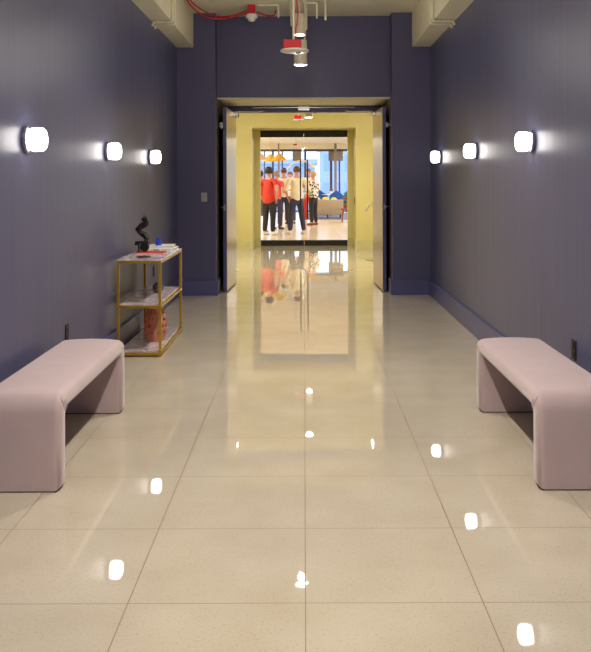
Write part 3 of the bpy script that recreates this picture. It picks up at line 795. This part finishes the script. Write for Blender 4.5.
def person(loc, rz, ht, skin, hairm, top, bottom, shoe, label, arms='front', longhair=False, hairbig=1.0, skirt=False, sleeve=.5, face=False, build=1.0, lean=0, stance=.1, hem=.83):
    """local frame: faces +Y, height 1.75 scaled"""
    t = thing('person', label, 'person', loc, rz, 'group of people standing in the lounge')
    t.scale = (ht/1.75,)*3
    w = build
    sh = .185*w
    if arms == 'front':
        el = lambda s: (s*(sh+.065), -.02, 1.12); wr = lambda s: (s*(sh-.01), .22, 1.10); hd = lambda s: (s*(sh-.05), .29, 1.12)
    elif arms == 'down':
        el = lambda s: (s*(sh+.06), -.03, 1.12); wr = lambda s: (s*(sh+.05), .06, .88); hd = lambda s: (s*(sh+.03), .09, .80)
    else:  # hands at the hips / pockets
        el = lambda s: (s*(sh+.12), -.08, 1.13); wr = lambda s: (s*(sh+.02), .02, .93); hd = lambda s: (s*(sh-.02), .06, .87)
    st = stance
    V = [(0, 0, .94), (0, -.01, 1.12), (0, 0, 1.30), (0, -.005, 1.44), (0, .0, 1.52), (0, .015, 1.61), (0, .02, 1.69)]
    R = [(.145*w, .11*w), (.125*w, .095*w), (.15*w, .10*w), (.085, .065), (.052, .055), (.074, .088), (.062, .075)]
    E = [(0, 1), (1, 2), (2, 3), (3, 4), (4, 5), (5, 6)]
    def add(p, r, a): V.append(p); R.append(r); E.append((a, len(V)-1)); return len(V)-1
    for s in (-1, 1):
        a = add((s*sh, -.005, 1.40), .058, 3); a = add(el(s), .042, a); a = add(wr(s), .027, a); a = add(hd(s), (.036, .02), a)
        a = add((s*.095*w, 0, .86), (.088, .095), 0); a = add((s*(.10+st*.15), .015, .48), .058, a); a = add((s*(.10+st*.3), -.02, .09), .038, a); a = add((s*(.11+st*.3), .12, .035), (.036, .024), a)
    def extra(bm):
        # nose, ears
        tube(bm, [(0, .10, 1.64), (0, .125, 1.605), (0, .10, 1.595)], [.008, .013, .008], 8)
        for s in (-1, 1): ball(bm, (s*.076, .01, 1.61), .010, .018, .028, 10)
        # five fingers on each hand
        for s in (-1, 1):
            h = Vector(hd(s)); d = (h-Vector(wr(s))).normalized(); side = d.cross(Vector((0, 0, 1)) if abs(d.z) < .8 else Vector((0, 1, 0))).normalized(); nn = side.cross(d)
            for k, (o_, L_) in enumerate(((-.026, .062), (-.009, .074), (.009, .070), (.026, .056))):
                b0 = h+side*o_+d*.01; tube(bm, [b0, b0+d*L_*.5-nn*.004, b0+d*L_*.85-nn*.02], [.0095, .0085, .0065], 8)
            b0 = h-d*.015-side*s*.03; tube(bm, [b0, b0-side*s*.022+d*.02, b0-side*s*.024+d*.045-nn*.01], [.011, .0095, .007], 8)
    body = skin_mesh('body', V, E, R, 0, skin, t, extra)
    # shirt
    V = [(0, 0, hem), (0, -.01, 1.12), (0, 0, 1.30), (0, -.005, 1.43), (0, 0, 1.475)]
    R = [(.182*w, .145*w), (.152*w, .122*w), (.178*w, .125*w), (.10, .08), (.068, .066)]
    E = [(0, 1), (1, 2), (2, 3), (3, 4)]
    for s in (-1, 1):
        a = add((s*sh, -.005, 1.40), .074, 3)
        e = Vector(el(s)); p = Vector((s*sh, -.005, 1.40)); wv = Vector(wr(s))
        if sleeve <= 1: add(tuple(p.lerp(e, sleeve)), .066, a)
        else: a = add(tuple(e), .055, a); add(tuple(e.lerp(wv, sleeve-1)), .042, a)
    skin_mesh('shirt', V, E, R, 0, top, t)
    # trousers / skirt
    if skirt:
        bm = B(); prof = [(.15, .98), (.185, .88), (.20, .7), (.215, .48), (.20, .48), (.18, .7), (.16, .9)]
        lathe(bm, prof, 28)
        for v in bm.verts: v.co.y *= .75
        obj('skirt', bm, bottom, t)
    else:
        V = [(0, 0, 1.04), (0, 0, .90)]; R = [(.150*w, .118*w), (.162*w, .13*w)]; E = [(0, 1)]
        for s in (-1, 1):
            a = add((s*.095*w, 0, .80), (.098, .108), 1); a = add((s*(.10+st*.15), .015, .48), .078, a); add((s*(.10+st*.3), -.02, .08), .062, a)
        skin_mesh('trousers', V, E, R, 1, bottom, t)
    for s in (-1, 1):
        bm = B(); x = s*(.105+st*.3)
        tube(bm, [(x, -.075, .045), (x, -.03, .05), (x, .05, .045), (x, .13, .034), (x, .175, .028)], [.034, .042, .045, .046, .028], 14, ry=[.040, .048, .044, .033, .022], up=Vector((0, 0, 1)))
        for v in bm.verts: v.co.z = max(v.co.z, 0)
        obj('shoe', bm, shoe, t)
    # hair
    bm = B(); ball(bm, (0, -.004, 1.655), .090, .102, .098, 20)
    dele = [v for v in bm.verts if (v.co.y > .035 and v.co.z < 1.70) or v.co.z < 1.585]
    bmesh.ops.delete(bm, geom=dele, context='VERTS')
    for v in bm.verts: v.co = Vector((v.co.x*hairbig, v.co.y*hairbig, 1.655+(v.co.z-1.655)*hairbig))
    bmesh.ops.solidify(bm, geom=bm.faces[:], thickness=.012)
    if longhair:
        tube(bm, [(0, -.04, 1.70), (0, -.055, 1.60), (0, -.06, 1.50), (0, -.055, 1.43)], [.085, .098, .09, .045], 16, ry=[.05, .06, .05, .03], up=Vector((0, 1, 0)))
    obj('hair', bm, hairm, t)
    if face:
        for s in (-1, 1):
            bm = B(); ball(bm, (s*.03, .096, 1.635), .010, .008, .007, 10); obj('eye', bm, M_black, t)
        bm = B(); tube(bm, [(-.022, .098, 1.565), (0, .104, 1.562), (.022, .098, 1.565)], [.003, .006, .003], 8); obj('mouth', bm, M_cpink, t)
    return t
person((-.925, 21.9, 0), -.6, 1.79, M_skin, M_hairD, M_cred, M_blackp, M_shoeW, 'person with dark hair in a red short sleeved shirt and dark trousers, seen from behind', 'hips', hairbig=1.22, build=1.12, hem=.78)
person((-1.20, 22.9, 0), -.35, 1.72, M_skin, M_hairD, M_cred, M_greyp, M_shoeR, 'person half hidden by the left door frame, in orange top and grey skirt', 'down', skirt=True)
person((-.80, 24.4, 0), -.5, 1.72, M_skin, M_hairG, M_cpink, M_navyp, M_shoeB, 'person with short grey blond hair in a pink shirt, between the red and white shirts', 'front')
person((-.61, 25.1, 0), .1, 1.83, M_skin, M_hairBr, M_cwhite, M_navyp, M_shoeB, 'person in a white shirt and navy trousers, seen from behind, left of the cream shirt', 'front', build=1.12, sleeve=1.3)
person((-.46, 27.6, 0), PI, 1.74, M_skin, M_hairG, M_cwhite, M_greyp, M_shoeB, 'person facing the camera, only the face showing between the two pale shirts', 'front', face=True)
person((-.20, 22.3, 0), .35, 1.83, M_skin, M_hairBr, M_ccream, M_navyp, M_shoeW, 'person in a cream shirt, navy trousers and white shoes, standing behind the glass door handles', 'hips', build=1.12, stance=.3, sleeve=1.1, hem=.80)
person((.150, 28.0, 0), 2.6, 1.84, M_skin, M_hairG, M_cwhite, M_cred, M_shoeW, 'person in white top and red trousers, mostly hidden behind the right door handle', 'front', face=True, build=.9)
person((.30, 26.6, 0), 1.0, 1.72, M_skin, M_hairB, M_print, M_blackp, M_shoeR, 'person with blond hair in a black and white patterned top and black trousers', 'front', hairbig=1.12, build=1.2, sleeve=1.3)

# ------------------------------------------------------------------ lights
P_SPOT = 95
for y, z in ((8.70, 2.975), (8.37, 2.613)):
    spot((-.035, y, z-.012), 45, 110, .5, WARM, .05); point((-.035, y, z-.075), 9, rad=.03)
for y in (6.1, 3.5, .9, -1.7):
    spot((-.03, y, 2.955), 212, 145, .7, WARM, .06); point((-.03, y, 2.90), 24)  # spot is the downlight itself, point is extra fill for the ceiling
spot((.072, 12.6, 2.395), 60, 150, .6, (1, .95, .86), .05)
spot((.085, 16.0, 2.655), 90, 160, .6, (1, .95, .86), .05)
# added panels, unseen by the camera, that brighten vestibule and lounge
def panel(x, y, sx, sy, z, w, col, label):
    t = thing('added_light_panel', label, 'ceiling light', (x, y, z), 0, 'added fill light panels')
    bm = B(); box(bm, -sx/2-.02, sx/2+.02, -sy/2-.02, sy/2+.02, -.012, 0); obj('frame', bm, M_white, t, False)
    bm = B(); box(bm, -sx/2, sx/2, -sy/2, sy/2, -.016, -.012); obj('diffuser', bm, M_panel, t, False)
    area((x, y, z-.02), w, sx, sy, col)  # fill light of the added panel
M_panel = emis('added_panel_glow', (255, 246, 226), 3)
panel(-1.5, 14.4, .6, 1.2, 3.3, 78, (1, .93, .82), 'added unseen fill light panel over the left of the yellow vestibule')
panel(1.5, 14.4, .6, 1.2, 3.3, 78, (1, .93, .82), 'added unseen fill light panel over the right of the yellow vestibule')
for i, y in enumerate((21, 26, 31, 35.5)):
    for x in (-3, 3):
        panel(x, y, 1.0, 1.0, ZL, 120, (1, .97, .97), 'added unseen square fill light panel in the lounge, %s side, %s' % ('left' if x < 0 else 'right', ('over the glass doors', 'over the group', 'over the sofa', 'by the window')[i]))

# world daylight
wd = bpy.data.worlds.new('World'); S.world = wd; wd.use_nodes = True
bg = wd.node_tree.nodes['Background']; bg.inputs[0].default_value = lin((208, 226, 255)); bg.inputs[1].default_value = 2.2

# ------------------------------------------------------------------ camera
cam = bpy.data.cameras.new('Camera'); co = bpy.data.objects.new('Camera', cam); COL.objects.link(co); S.camera = co
co.location = (0, 0, H); co.rotation_euler = Matrix.Rotation(PI/2, 4, 'X').to_euler()
co.rotation_euler = (Matrix.Rotation(math.radians(.2), 4, 'Y') @ Matrix.Rotation(PI/2, 4, 'X')).to_euler()
cam.sensor_fit = 'HORIZONTAL'; cam.sensor_width = 36; cam.lens = 36*830/591
cam.shift_x = -(304-295.5)/591; cam.shift_y = -(326-180)/591
cam.clip_end = 500; cam.clip_start = .05
S.view_settings.view_transform = 'Standard'; S.view_settings.look = 'None'; S.view_settings.gamma = 1
S.view_settings.exposure = .05
